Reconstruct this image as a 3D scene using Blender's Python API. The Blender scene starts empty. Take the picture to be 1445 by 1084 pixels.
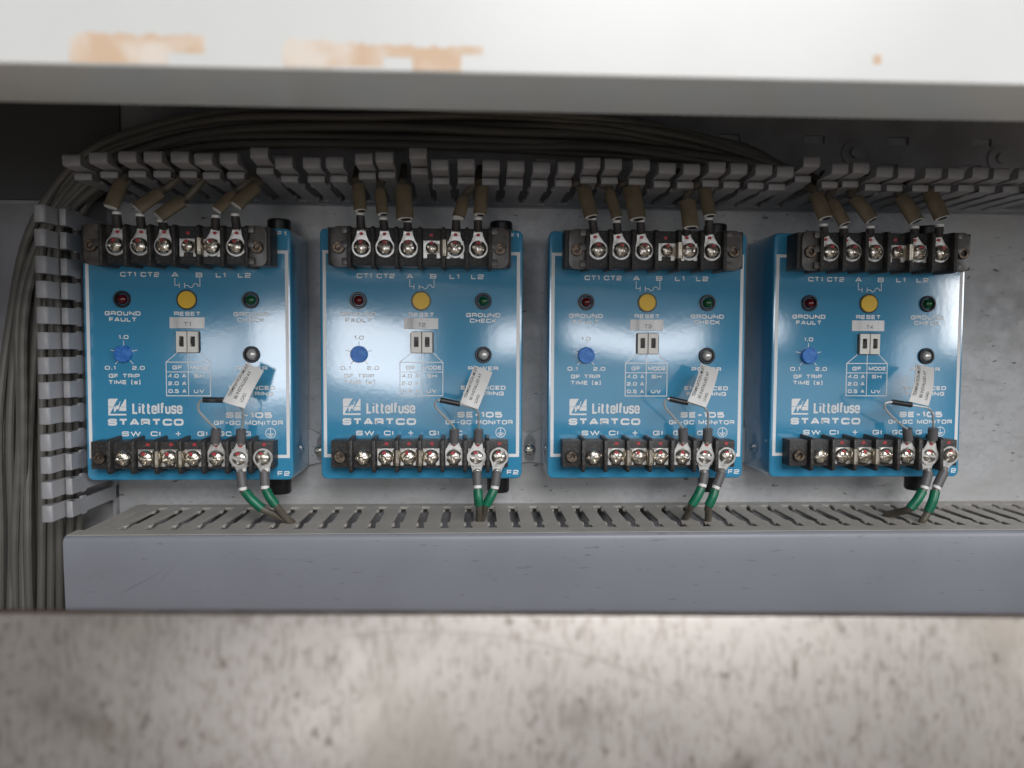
import bpy, bmesh, math, random
from mathutils import Vector, Matrix
random.seed(11)
S = 0.001                       # the script thinks in millimetres; meshes and locations are stored in metres
SC = bpy.context.scene
COL = SC.collection

# ------------------------------------------------------------------ camera
cam_d = bpy.data.cameras.new('camera')
cam = bpy.data.objects.new('camera', cam_d); COL.objects.link(cam)
FW = Vector((0.04668512, 0.99761888, -0.05076487)); RT = Vector((0.99890593, -0.04648584, 0.00509973)); UP = Vector((-0.00272774, 0.05094741, 0.99869761))
cam.matrix_world = Matrix(((RT.x, UP.x, -FW.x, 0.0018980), (RT.y, UP.y, -FW.y, -0.3816294), (RT.z, UP.z, -FW.z, 0.0671996), (0, 0, 0, 1)))
cam_d.sensor_fit = 'HORIZONTAL'; cam_d.sensor_width = 36.0; cam_d.lens = 36.0*1080/1445
cam_d.clip_start = 0.01; cam_d.clip_end = 50
cam_d.dof.use_dof = True; cam_d.dof.focus_distance = 0.372; cam_d.dof.aperture_fstop = 6.6
SC.camera = cam

# ------------------------------------------------------------------ world, lamps, exposure
w = bpy.data.worlds.new('World'); SC.world = w; w.use_nodes = True
bg = w.node_tree.nodes['Background']; bg.inputs['Color'].default_value = (1.0, 0.96, 0.92, 1); bg.inputs['Strength'].default_value = 0.042
def lamp(name, loc, target, sx, sy, power, color):
    d = bpy.data.lights.new(name, 'AREA'); d.shape = 'RECTANGLE'; d.size = sx; d.size_y = sy; d.energy = power; d.color = color
    o = bpy.data.objects.new(name, d); COL.objects.link(o); o.location = loc
    o.rotation_euler = (Vector(target)-Vector(loc)).to_track_quat('-Z', 'Y').to_euler()
    return o
lamp('room_light', (1.95, -1.50, 0.37), (0.05, 0, 0.05), 0.85, 0.5, 11, (0.97, 0.98, 1.0))
lamp('overhead_light', (0.40, -1.50, 0.80), (0.05, 0, 0.03), 1.0, 0.75, 22.5, (0.98, 0.985, 1.0))
lamp('overhead_light', (0.0, -1.7, 1.4), (0.0, -1.7, -1.1), 1.4, 0.6, 24, (1.0, 0.97, 0.94)).data.spread = math.radians(85)  # added downlight: bounces fill off the floor into the recess
lamp('room_light', (-0.20, -1.25, 0.075), (-0.05, 0, 0.06), 0.29, 0.25, 1.1, (0.95, 0.96, 1.0))
lamp('room_light', (-0.46, -1.25, 0.095), (-0.1, 0, 0.06), 0.15, 0.13, 0.17, (0.95, 0.96, 1.0))
lamp('room_light', (0.38, -1.25, 0.13), (0.05, 0, 0.06), 0.44, 0.085, 0.6, (0.95, 0.96, 1.0))
lamp('room_light', (1.10, -1.25, 0.07), (0.2, 0, 0.06), 0.09, 0.20, 0.14, (0.95, 0.96, 1.0))
lamp('room_light', (0.30, -1.25, -0.10), (0.05, 0, 0.0), 1.7, 0.26, 0.75, (0.95, 0.97, 1.0))  # added fill panel, standing in for the bright lower room the units mirror
SC.view_settings.view_transform = 'Standard'; SC.view_settings.look = 'None'
SC.view_settings.exposure = 0.0; SC.view_settings.gamma = 1.0
try:
    SC.cycles.use_denoising = True; SC.cycles.max_bounces = 8
except Exception: pass

# ------------------------------------------------------------------ materials
MATS = {}
def mat(name, col, rough=0.5, metal=0.0, spec=0.5, bump=None, mottle=None, coat=0.0):
    """col: base colour. bump: (scale per metre, strength, distance mm). mottle: (scale, second colour, lo, hi[, stretch xyz])"""
    m = bpy.data.materials.new(name); m.use_nodes = True; MATS[name] = m
    nt = m.node_tree; b = nt.nodes['Principled BSDF']
    b.inputs['Base Color'].default_value = (*col, 1); b.inputs['Roughness'].default_value = rough; b.inputs['Metallic'].default_value = metal
    b.inputs['Specular IOR Level'].default_value = spec; b.inputs['Coat Weight'].default_value = coat; b.inputs['Coat Roughness'].default_value = 0.12
    tc = nt.nodes.new('ShaderNodeTexCoord')
    m['tc'] = tc.name
    if mottle: add_mottle(m, col, *mottle)
    if bump:
        n = nt.nodes.new('ShaderNodeTexNoise'); n.inputs['Scale'].default_value = bump[0]; n.inputs['Detail'].default_value = 2
        nt.links.new(tc.outputs['Object'], n.inputs['Vector'])
        bp = nt.nodes.new('ShaderNodeBump'); bp.inputs['Strength'].default_value = bump[1]; bp.inputs['Distance'].default_value = bump[2]*S
        nt.links.new(n.outputs['Fac'], bp.inputs['Height']); nt.links.new(bp.outputs['Normal'], b.inputs['Normal'])
    return m
def add_mottle(m, col, scale, col2, lo=0.4, hi=0.6, stretch=(1, 1, 1), detail=5, offset=0.0):
    """mixes col2 over what the base colour is now, by a thresholded noise"""
    nt = m.node_tree; b = nt.nodes['Principled BSDF']; tc = nt.nodes[m['tc']]
    mp = nt.nodes.new('ShaderNodeMapping'); mp.inputs['Scale'].default_value = stretch; mp.inputs['Location'].default_value = (offset, offset*0.7, offset*1.3)
    n = nt.nodes.new('ShaderNodeTexNoise'); n.inputs['Scale'].default_value = scale; n.inputs['Detail'].default_value = detail
    r = nt.nodes.new('ShaderNodeMapRange'); r.inputs['From Min'].default_value = lo; r.inputs['From Max'].default_value = hi; r.interpolation_type = 'SMOOTHSTEP'
    mx = nt.nodes.new('ShaderNodeMix'); mx.data_type = 'RGBA'
    nt.links.new(tc.outputs['Object'], mp.inputs['Vector']); nt.links.new(mp.outputs['Vector'], n.inputs['Vector'])
    nt.links.new(n.outputs['Fac'], r.inputs['Value']); nt.links.new(r.outputs['Result'], mx.inputs['Factor'])
    src = b.inputs['Base Color'].links[0].from_socket if b.inputs['Base Color'].links else None
    if src: nt.links.new(src, mx.inputs['A'])
    else: mx.inputs['A'].default_value = b.inputs['Base Color'].default_value[:]
    mx.inputs['B'].default_value = (*col2, 1)
    nt.links.new(mx.outputs['Result'], b.inputs['Base Color'])
    return r.outputs['Result']
def rough_noise(m, scale, lo, hi, stretch=(1, 1, 1)):
    nt = m.node_tree; b = nt.nodes['Principled BSDF']; tc = nt.nodes[m['tc']]
    mp = nt.nodes.new('ShaderNodeMapping'); mp.inputs['Scale'].default_value = stretch
    n = nt.nodes.new('ShaderNodeTexNoise'); n.inputs['Scale'].default_value = scale; n.inputs['Detail'].default_value = 4
    r = nt.nodes.new('ShaderNodeMapRange'); r.inputs['From Min'].default_value = 0.3; r.inputs['From Max'].default_value = 0.7; r.inputs['To Min'].default_value = lo; r.inputs['To Max'].default_value = hi
    nt.links.new(tc.outputs['Object'], mp.inputs['Vector']); nt.links.new(mp.outputs['Vector'], n.inputs['Vector'])
    nt.links.new(n.outputs['Fac'], r.inputs['Value']); nt.links.new(r.outputs['Result'], b.inputs['Roughness'])

BLUE = mat('blue_paint', (0.048, 0.305, 0.52), 0.12, 0, 1.0, bump=(360, 0.6, 0.06), coat=1.0)
BLUE.node_tree.nodes['Principled BSDF'].inputs['Coat IOR'].default_value = 1.8
add_mottle(BLUE, (0.022, 0.185, 0.40), 900, (0.08, 0.35, 0.56), 0.60, 0.72, offset=3)
add_mottle(BLUE, (0, 0, 0), 1100, (0.16, 0.30, 0.42), 0.70, 0.76, offset=8, detail=2)
PRINT = mat('white_print', (0.84, 0.85, 0.85), 0.45, bump=(620, 0.3, 0.1))
add_mottle(PRINT, (0.80, 0.82, 0.82), 1500, (0.50, 0.62, 0.72), 0.60, 0.75)
DARKTEXT = mat('black_print', (0.02, 0.02, 0.022), 0.6)
BLACKPL = mat('black_phenolic', (0.028, 0.026, 0.025), 0.5, 0, 0.45, bump=(1400, 0.25, 0.1))
add_mottle(BLACKPL, (0.028, 0.026, 0.025), 900, (0.11, 0.10, 0.09), 0.5, 0.78, offset=2)
BLACKGL = mat('black_plastic', (0.012, 0.012, 0.013), 0.3)
SMOKE = mat('smoked_plastic', (0.15, 0.135, 0.122), 0.32, 0, 0.6, mottle=(220, (0.09, 0.08, 0.073), 0.4, 0.65))
SMOKE.node_tree.nodes['Principled BSDF'].inputs['Transmission Weight'].default_value = 0.25
NICKEL = mat('nickel_screw', (0.82, 0.78, 0.71), 0.27, 0.95, mottle=(500, (0.50, 0.46, 0.40), 0.45, 0.70))
TIN = mat('tinned_metal', (0.74, 0.73, 0.70), 0.36, 0.85, mottle=(350, (0.46, 0.44, 0.41), 0.42, 0.68))
BRASSY = mat('tarnished_clip', (0.52, 0.47, 0.39), 0.35, 1.0, mottle=(500, (0.28, 0.25, 0.2), 0.45, 0.7))
BRONZE = mat('darkened_steel', (0.20, 0.15, 0.11), 0.4, 0.8, mottle=(500, (0.06, 0.05, 0.045), 0.4, 0.65))
RED = mat('red_paint', (0.46, 0.04, 0.05), 0.5)
YELLOW = mat('yellow_button_plastic', (0.80, 0.49, 0.02), 0.4, bump=(900, 0.1, 0.05))
DIAL = mat('blue_dial_plastic', (0.03, 0.18, 0.58), 0.4, mottle=(500, (0.07, 0.27, 0.68), 0.45, 0.65))
REDLENS = mat('red_lens', (0.10, 0.006, 0.008), 0.08, 0, 0.6)
GREENLENS = mat('green_lens', (0.008, 0.085, 0.03), 0.08, 0, 0.6)
CLEARLENS = mat('clear_lens', (0.62, 0.62, 0.59), 0.12, 0.4, 0.6)
BEZEL = mat('black_bezel', (0.035, 0.035, 0.04), 0.28, 0.3)
CREAM = mat('cream_switch', (0.80, 0.78, 0.72), 0.35, 0.0)
STICKER = mat('label_tape', (0.78, 0.77, 0.76), 0.38, bump=(300, 0.15, 0.1))
PVC = mat('grey_pvc', (0.37, 0.37, 0.39), 0.42, 0, 0.45, bump=(500, 0.08, 0.1), mottle=(45, (0.30, 0.295, 0.30), 0.35, 0.7))
PVCW = mat('toplit_grey_pvc', (0.47, 0.44, 0.40), 0.45, 0, 0.45, bump=(500, 0.08, 0.1), mottle=(45, (0.41, 0.38, 0.34), 0.35, 0.7))  # lower duct's PVC coloured paler and warmer, in place of light from above
COVER = mat('grey_pvc_cover', (0.275, 0.285, 0.32), 0.36, 0, 0.45, bump=(120, 0.06, 0.3), mottle=(20, (0.25, 0.26, 0.29), 0.35, 0.7))
add_mottle(COVER, (0, 0, 0), 260, (0.21, 0.21, 0.23), 0.66, 0.74, (0.5, 1, 2.5), 3, 6)
SCRATCH = mat('scratch', (0.23, 0.23, 0.255), 0.6)
ZINC = mat('galvanised_panel', (0.52, 0.52, 0.525), 0.55, 0.2, 0.5, bump=(350, 0.10, 0.12))
add_mottle(ZINC, (0, 0, 0), 300, (0.46, 0.46, 0.465), 0.42, 0.64, (1, 1, 1.2), 3)
add_mottle(ZINC, (0, 0, 0), 18, (0.46, 0.455, 0.445), 0.40, 0.75, (1, 1, 1.5), 5, 5)
add_mottle(ZINC, (0, 0, 0), 60, (0.43, 0.425, 0.415), 0.50, 0.72, (0.6, 1, 2.2), 4, 12)
add_mottle(ZINC, (0, 0, 0), 120, (0.13, 0.125, 0.12), 0.695, 0.735, (1, 1, 3.2), 3, 9)
add_mottle(ZINC, (0, 0, 0), 230, (0.25, 0.245, 0.24), 0.685, 0.75, (1, 1, 3.6), 2, 4)
rough_noise(ZINC, 140, 0.42, 0.6)
STEEL = mat('mottled_sill_steel', (0.36, 0.332, 0.305), 0.3, 0.65, 0.5, bump=(160, 0.08, 0.15))
add_mottle(STEEL, (0, 0, 0), 18, (0.28, 0.25, 0.215), 0.40, 0.66, (1, 1, 0.8), 7, 1)
add_mottle(STEEL, (0, 0, 0), 480, (0.255, 0.228, 0.198), 0.46, 0.70, (1.6, 1, 0.5), 3, 4)
add_mottle(STEEL, (0, 0, 0), 290, (0.15, 0.128, 0.107), 0.61, 0.76, (1.1, 1, 0.85), 4, 2)
add_mottle(STEEL, (0, 0, 0), 620, (0.18, 0.157, 0.135), 0.615, 0.72, (1.1, 1, 0.8), 3, 3)
add_mottle(STEEL, (0, 0, 0), 34, (0.15, 0.128, 0.105), 0.62, 0.80, (1.1, 1, 0.9), 8, 8)
rough_noise(STEEL, 60, 0.28, 0.40, (1.2, 1, 0.8))
RUSTEDGE = mat('rusty_edge', (0.15, 0.085, 0.05), 0.7, 0.2, mottle=(90, (0.28, 0.2, 0.15), 0.45, 0.7))
WHITE = mat('white_enamel', (0.62, 0.63, 0.62), 0.3, 0, 0.5, mottle=(14, (0.58, 0.59, 0.58), 0.4, 0.7))
RUST = mat('rust_stain', (0.58, 0.42, 0.29), 0.7, mottle=(60, (0.66, 0.59, 0.52), 0.40, 0.60))
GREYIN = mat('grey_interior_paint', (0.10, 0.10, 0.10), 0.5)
SHRINK = mat('heat_shrink', (0.045, 0.042, 0.042), 0.42, 0, 0.5, bump=(700, 0.15, 0.1))
SHRINKG = mat('grey_heat_shrink', (0.115, 0.11, 0.112), 0.45, bump=(700, 0.15, 0.1))
MARKER = mat('khaki_marker_tube', (0.17, 0.135, 0.085), 0.5, 0, 0.4, bump=(800, 0.2, 0.1), mottle=(110, (0.125, 0.10, 0.065), 0.4, 0.65))
WHITEPL = mat('white_sleeve_end', (0.78, 0.77, 0.74), 0.45)
CABLE = mat('grey_cable_jacket', (0.145, 0.138, 0.122), 0.48, 0, 0.4)
GREEN = mat('green_band', (0.008, 0.16, 0.085), 0.38, bump=(500, 0.15, 0.1), mottle=(200, (0.006, 0.115, 0.06), 0.4, 0.65))
PAPER = mat('paper_tag', (0.68, 0.67, 0.65), 0.4, bump=(250, 0.25, 0.15))
WIRE = mat('tinned_wire', (0.72, 0.71, 0.68), 0.4, 0.6)
RESIST = mat('resistor_sleeve', (0.022, 0.022, 0.024), 0.35, mottle=(300, (0.10, 0.10, 0.10), 0.55, 0.75))

# cable jacket with a broken row of pale print running along it (u along the cable in metres, v round it)
def jacket_print(m):
    nt = m.node_tree; b = nt.nodes['Principled BSDF']
    uv = nt.nodes.new('ShaderNodeUVMap'); uv.uv_map = 'along'
    sep = nt.nodes.new('ShaderNodeSeparateXYZ'); nt.links.new(uv.outputs['UV'], sep.inputs['Vector'])
    def math_(op, a, bv):
        n = nt.nodes.new('ShaderNodeMath'); n.operation = op
        for k, x in enumerate((a, bv)):
            if isinstance(x, (int, float)): n.inputs[k].default_value = x
            else: nt.links.new(x, n.inputs[k])
        return n.outputs[0]
    band = math_('MULTIPLY', math_('GREATER_THAN', sep.outputs['Y'], 0.50), math_('LESS_THAN', sep.outputs['Y'], 0.585))
    nz = nt.nodes.new('ShaderNodeTexNoise'); nz.noise_dimensions = '1D'; nz.inputs['Scale'].default_value = 1.0; nz.inputs['Detail'].default_value = 1
    nt.links.new(math_('MULTIPLY', sep.outputs['X'], 620.0), nz.inputs['W'])
    nz2 = nt.nodes.new('ShaderNodeTexNoise'); nz2.noise_dimensions = '1D'; nz2.inputs['Scale'].default_value = 1.0
    nt.links.new(math_('MULTIPLY', sep.outputs['X'], 38.0), nz2.inputs['W'])
    fac = math_('MULTIPLY', band, math_('MULTIPLY', math_('GREATER_THAN', nz.outputs['Fac'], 0.5), math_('GREATER_THAN', nz2.outputs['Fac'], 0.52)))
    mx = nt.nodes.new('ShaderNodeMix'); mx.data_type = 'RGBA'; mx.inputs['A'].default_value = (0.145, 0.138, 0.122, 1); mx.inputs['B'].default_value = (0.55, 0.54, 0.50, 1)
    nt.links.new(fac, mx.inputs['Factor']); nt.links.new(mx.outputs['Result'], b.inputs['Base Color'])
jacket_print(CABLE)
LEAD = mat('brown_lead_jacket', (0.125, 0.108, 0.082), 0.45, mottle=(120, (0.10, 0.085, 0.065), 0.4, 0.65))

# ------------------------------------------------------------------ mesh helpers
class MB:
    """collects shapes (mm) that become ONE mesh object"""
    def __init__(s): s.v = []; s.f = []; s.m = []; s.uv = {}
    def add(s, verts, faces, mi=0):
        o = len(s.v); s.v += [tuple(p) for p in verts]
        for f in faces: s.f.append([i+o for i in f]); s.m.append(mi)
        return o
    def box(s, x0, x1, y0, y1, z0, z1, mi=0):
        p = [(x, y, z) for x in (x0, x1) for y in (y0, y1) for z in (z0, z1)]
        s.add(p, [(0, 1, 3, 2), (4, 6, 7, 5), (0, 4, 5, 1), (2, 3, 7, 6), (0, 2, 6, 4), (1, 5, 7, 3)], mi)
    def prism(s, poly, axis, a, b, mi=0, cham=0.0):
        """poly: 2-D outline in the plane across axis ('x': (y,z), 'y': (x,z), 'z': (x,y)) extruded from a to b"""
        def P(q, t):
            return (t, q[0], q[1]) if axis == 'x' else (q[0], t, q[1]) if axis == 'y' else (q[0], q[1], t)
        n = len(poly)
        s.add([P(q, a) for q in poly]+[P(q, b) for q in poly], [tuple(range(n))[::-1], tuple(range(n, 2*n))]+[(i, (i+1) % n, (i+1) % n+n, i+n) for i in range(n)], mi)
    def loft(s, loops, mi=0, cap0=True, cap1=True, closed=True):
        n = len(loops[0]); o = len(s.v)
        for lp in loops: s.v += [tuple(p) for p in lp]
        fs = []
        for k in range(len(loops)-1):
            for i in range(n if closed else n-1):
                j = (i+1) % n
                fs.append((k*n+i, k*n+j, (k+1)*n+j, (k+1)*n+i))
        if cap0: fs.append(tuple(range(n))[::-1])
        if cap1: fs.append(tuple((len(loops)-1)*n+i for i in range(n)))
        for f in fs: s.f.append([i+o for i in f]); s.m.append(mi)
        return o
    def lathe(s, prof, c, axis='y', n=20, mi=0, cap0=False, cap1=True):
        """prof: list of (radius, position along axis); c: centre"""
        loops = []
        for r, t in prof:
            lp = []
            for i in range(n):
                a = 2*math.pi*i/n; u, v = r*math.cos(a), r*math.sin(a)
                lp.append((c[0]+u, c[1]+t, c[2]+v) if axis == 'y' else (c[0]+u, c[1]+v, c[2]+t) if axis == 'z' else (c[0]+t, c[1]+u, c[2]+v))
            loops.append(lp)
        s.loft(loops, mi, cap0, cap1)
    def tube(s, pts, r, n=10, mi=0, cap=True, sub=6, flat=None, uv=False, smooth=True):
        """a round (or flat = (width, thickness, wide-direction)) tube along smoothed points; r may be a function of 0..1"""
        P = [Vector(p) for p in pts]
        if smooth and len(P) > 2:
            Q = []
            for i in range(len(P)-1):
                p0 = P[max(i-1, 0)]; p1 = P[i]; p2 = P[i+1]; p3 = P[min(i+2, len(P)-1)]
                for k in range(sub):
                    t = k/sub
                    Q.append(0.5*((2*p1)+(p2-p0)*t+(2*p0-5*p1+4*p2-p3)*t*t+(3*p1-p0-3*p2+p3)*t**3))
            Q.append(P[-1]); P = Q
        loops = []; ln = [0.0]; up = Vector((0.13, -1, 0.21)).normalized()
        for i in range(1, len(P)): ln.append(ln[-1]+(P[i]-P[i-1]).length)
        for i, p in enumerate(P):
            d = (P[min(i+1, len(P)-1)]-P[max(i-1, 0)]).normalized()
            if flat: a = (flat[2]-d*d.dot(flat[2])).normalized()
            else:
                a = up-d*d.dot(up)
                if a.length < 0.05: a = Vector((1, 0, 0))-d*d.x
                a.normalize(); up = a
            b = d.cross(a)
            rr = r(ln[i]/max(ln[-1], 1e-6)) if callable(r) else r
            ra, rb = (flat[0]/2, flat[1]/2) if flat else (rr, rr)
            loops.append([p+a*ra*math.cos(2*math.pi*k/n)+b*rb*math.sin(2*math.pi*k/n) for k in range(n)])
        o = s.loft(loops, mi, cap, cap)
        if uv:
            for i in range(len(P)):
                for k in range(n): s.uv[o+i*n+k] = (ln[i]*S, k/n)
    def ribbon(s, pts, t, y, closed=False, mi=0):
        """a flat stroke of width t in the x-z plane at depth y"""
        n = len(pts); L = []; R = []
        for i in range(n):
            p = Vector(pts[i]); a = Vector(pts[(i-1) % n]) if closed or i > 0 else None; b = Vector(pts[(i+1) % n]) if closed or i < n-1 else None
            d1 = (p-a).normalized() if a is not None else None; d2 = (b-p).normalized() if b is not None else None
            if d1 is None: d1 = d2
            if d2 is None: d2 = d1
            n1 = Vector((-d1.y, d1.x)); n2 = Vector((-d2.y, d2.x)); m = (n1+n2)
            m = m.normalized() if m.length > 1e-6 else n1
            k = min(1/max(m.dot(n1), 0.35), 2.2)
            L.append((p.x+m.x*t/2*k, y, p.y+m.y*t/2*k)); R.append((p.x-m.x*t/2*k, y, p.y-m.y*t/2*k))
        q = n if closed else n-1
        s.add(L+R, [(i, (i+1) % n, n+(i+1) % n, n+i) for i in range(q)], mi)
    def build(s, name, mats, parent=None, loc=None, smooth=35, bevel=0.0, bseg=2):
        me = bpy.data.meshes.new(name)
        me.from_pydata([(a*S, b*S, c*S) for a, b, c in s.v], [], s.f)
        if not isinstance(mats, (list, tuple)): mats = [mats]
        for m in mats: me.materials.append(m)
        for p, mi in zip(me.polygons, s.m): p.material_index = mi
        if s.uv:
            ul = me.uv_layers.new(name='along')
            for p in me.polygons:
                vs = [s.uv.get(me.loops[li].vertex_index, (0, 0)) for li in p.loop_indices]
                wrap = max(q[1] for q in vs)-min(q[1] for q in vs) > 0.5
                for li, q in zip(p.loop_indices, vs): ul.data[li].uv = (q[0], q[1]+1 if wrap and q[1] < 0.5 else q[1])
        bm = bmesh.new(); bm.from_mesh(me)
        bmesh.ops.recalc_face_normals(bm, faces=bm.faces)
        if bevel > 0:
            es = [e for e in bm.edges if len(e.link_faces) == 2 and e.calc_face_angle(0) > 0.6]
            bmesh.ops.bevel(bm, geom=es, offset=bevel*S, segments=bseg, affect='EDGES', profile=0.6, clamp_overlap=True)
        bm.to_mesh(me); bm.free()
        if smooth:
            for p in me.polygons: p.use_smooth = True
            me.set_sharp_from_angle(angle=math.radians(smooth))
        return link(name, me, parent, loc)
def link(name, me, parent=None, loc=None):
    o = bpy.data.objects.new(name, me); COL.objects.link(o)
    if parent is not None: o.parent = parent
    if loc is not None: o.location = Vector(loc)*S
    return o
def empty(name, loc, label, cat, group=None):
    o = bpy.data.objects.new(name, None); COL.objects.link(o); o.location = Vector(loc)*S; o.empty_display_size = 0.01
    tag(o, label, cat, group); return o
def tag(o, label, cat, group=None):
    o['label'] = label; o['category'] = cat
    if group: o['group'] = group
    return o
def copy_tree(o, parent=None):
    c = o.copy(); COL.objects.link(c)
    if parent is not None: c.parent = parent
    for ch in [x for x in o.children]: copy_tree(ch, c)
    return c
def rrect(x0, x1, z0, z1, r, n=4):
    pts = []
    for cx, cz, a0 in ((x1-r, z1-r, 0), (x0+r, z1-r, 90), (x0+r, z0+r, 180), (x1-r, z0+r, 270)):
        for k in range(n+1):
            a = math.radians(a0+90*k/n); pts.append((cx+r*math.cos(a), cz+r*math.sin(a)))
    return pts
def circ(cx, cz, r, n=24): return [(cx+r*math.cos(2*math.pi*k/n), cz+r*math.sin(2*math.pi*k/n)) for k in range(n)]

# ------------------------------------------------------------------ wide square-shouldered stroke lettering
def _round(pts, closed):
    out = []; n = len(pts)
    for i, p in enumerate(pts):
        r = p[2] if len(p) > 2 else 0
        if r <= 0 or (not closed and i in (0, n-1)): out.append((p[0], p[1])); continue
        P = Vector(p[:2]); A = Vector(pts[i-1][:2]); B = Vector(pts[(i+1) % n][:2])
        ra = min(r, (A-P).length*0.5); rb = min(r, (B-P).length*0.5)
        a = P+(A-P).normalized()*ra; b = P+(B-P).normalized()*rb
        for k in range(5):
            t = k/4; q = a*(1-t)**2+P*2*t*(1-t)+b*t*t; out.append((q.x, q.y))
    return out
O_ = [(0, 0, .34), (0, 1, .34), (1.2, 1, .34), (1.2, 0, .34)]
GLYPH = {  # width, [(points, closed)]
 'A': (1.2, [([(0, 0), (.52, 1), (.68, 1), (1.2, 0)], 0), ([(.2, .28), (1.0, .28)], 0)]),
 'B': (1.1, [([(0, 0), (0, 1), (1.1, 1, .2), (1.1, 0, .2)], 1), ([(0, .5), (1.1, .5)], 0)]),
 'C': (1.15, [([(1.15, .7), (1.15, 1, .32), (0, 1, .34), (0, 0, .34), (1.15, 0, .32), (1.15, .3)], 0)]),
 'D': (1.15, [([(0, 0), (0, 1), (1.15, 1, .36), (1.15, 0, .36)], 1)]),
 'E': (1.0, [([(1.0, 1), (0, 1), (0, 0), (1.0, 0)], 0), ([(0, .5), (.92, .5)], 0)]),
 'F': (.95, [([(.95, 1), (0, 1), (0, 0)], 0), ([(0, .47), (.88, .47)], 0)]),
 'G': (1.15, [([(1.15, .72), (1.15, 1, .32), (0, 1, .34), (0, 0, .34), (1.15, 0, .32), (1.15, .46), (.62, .46)], 0)]),
 'H': (1.1, [([(0, 0), (0, 1)], 0), ([(1.1, 0), (1.1, 1)], 0), ([(0, .5), (1.1, .5)], 0)]),
 'I': (.02, [([(.01, 0), (.01, 1)], 0)]),
 'K': (1.1, [([(0, 0), (0, 1)], 0), ([(1.05, 1), (.3, .5), (1.1, 0)], 0), ([(0, .5), (.3, .5)], 0)]),
 'L': (.9, [([(0, 1), (0, 0), (.9, 0)], 0)]),
 'M': (1.35, [([(0, 0), (0, 1), (.675, .12), (1.35, 1), (1.35, 0)], 0)]),
 'N': (1.15, [([(0, 0), (0, 1), (1.15, 0), (1.15, 1)], 0)]),
 'O': (1.2, [(O_, 1)]), '0': (1.2, [(O_, 1)]),
 'P': (1.1, [([(0, 0), (0, 1), (1.1, 1, .24), (1.1, .4, .24), (0, .4)], 0)]),
 'R': (1.1, [([(0, 0), (0, 1), (1.1, 1, .22), (1.1, .42, .2), (0, .42)], 0), ([(.72, .42), (1.08, .34, .14), (1.1, 0)], 0)]),
 'S': (1.1, [([(1.1, .72), (1.1, 1, .28), (0, 1, .28), (0, .5, .22), (1.1, .5, .22), (1.1, 0, .28), (0, 0, .28), (0, .28)], 0)]),
 'T': (1.1, [([(0, 1), (1.1, 1)], 0), ([(.55, 1), (.55, 0)], 0)]),
 'U': (1.15, [([(0, 1), (0, 0, .34), (1.15, 0, .34), (1.15, 1)], 0)]),
 'V': (1.15, [([(0, 1), (.575, 0), (1.15, 1)], 0)]),
 'W': (1.7, [([(0, 1), (.43, 0), (.85, 1), (1.27, 0), (1.7, 1)], 0)]),
 '1': (.3, [([(0, .8), (.22, 1), (.3, 1), (.3, 0)], 0)]),
 '2': (1.05, [([(0, .72), (0, 1, .28), (1.05, 1, .28), (1.05, .5, .24), (0, .44, .2), (0, 0), (1.05, 0)], 0)]),
 '3': (1.05, [([(0, .75), (0, 1, .28), (1.05, 1, .28), (1.05, .5, .1), (.3, .5)], 0), ([(1.05, .5), (1.05, 0, .28), (0, 0, .28), (0, .25)], 0)]),
 '4': (1.1, [([(.82, 0), (.82, 1), (0, .28), (1.1, .28)], 0)]),
 '5': (1.05, [([(1.02, 1), (0, 1), (0, .58), (1.05, .58, .26), (1.05, 0, .28), (0, 0, .28), (0, .24)], 0)]),
 '.': (.14, [([(.07, -.09), (.07, .15)], 0)]), '-': (.62, [([(0, .45), (.62, .45)], 0)]),
 '+': (1.1, [([(0, .5), (1.1, .5)], 0), ([(.55, 0), (.55, 1)], 0)]),
 '(': (.28, [([(.28, 1.12), (0, 1.12, .3), (0, -.12, .3), (.28, -.12)], 0)]), ')': (.28, [([(0, 1.12), (.28, 1.12, .3), (.28, -.12, .3), (0, -.12)], 0)]),
 's': (.8, [([(.8, .55), (.8, .74, .2), (0, .74, .2), (0, .37, .16), (.8, .37, .16), (.8, 0, .2), (0, 0, .2), (0, .2)], 0)]),
 ' ': (.5, []),
}
def write(mb, text, x0, x1, zc, h, t, y=-0.06):
    """lettering fitted between x0 and x1 (mm), cap height h centred on zc, stroke t"""
    gap = 0.30+t/h
    W = sum(GLYPH[c][0] for c in text)+gap*(len(text)-1)
    k = (x1-x0-t)/max(W, 1e-3); x = x0+t/2
    if len(text) == 1 and text == 'I': k = h-t
    for c in text:
        gw, strokes = GLYPH[c]
        for i, (pts, closed) in enumerate(strokes):
            q = _round(pts, closed)
            mb.ribbon([(x+px*k, zc-h/2+t/2+pz*(h-t)) for px, pz in q], t, y-0.012*i, bool(closed))
        x += (gw+gap)*k
NAME = {  # narrow heavy lower case for the maker's name
 'L': (.40, [([(0, 1), (0, 0), (.40, 0)], 0)]), 'i': (.02, [([(.01, 0), (.01, .70)], 0), ([(.01, .90), (.01, 1)], 0)]), 'l': (.02, [([(.01, 0), (.01, 1)], 0)]),
 't': (.30, [([(.1, .98), (.1, 0, .1), (.30, 0)], 0), ([(0, .70), (.28, .70)], 0)]), 'f': (.30, [([(.1, 0), (.1, 1, .14), (.30, 1)], 0), ([(0, .70), (.28, .70)], 0)]),
 'e': (.38, [([(0.04, .36), (.38, .36), (.38, .72, .18), (0, .72, .18), (0, 0, .18), (.38, 0, .16), (.38, .17)], 0)]),
 'u': (.38, [([(0, .72), (0, 0, .18), (.38, 0, .18), (.38, .72)], 0)]),
 's': (.36, [([(.36, .54), (.36, .72, .17), (0, .72, .17), (0, .37, .12), (.36, .37, .12), (.36, 0, .17), (0, 0, .17), (0, .18)], 0)])}
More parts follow.
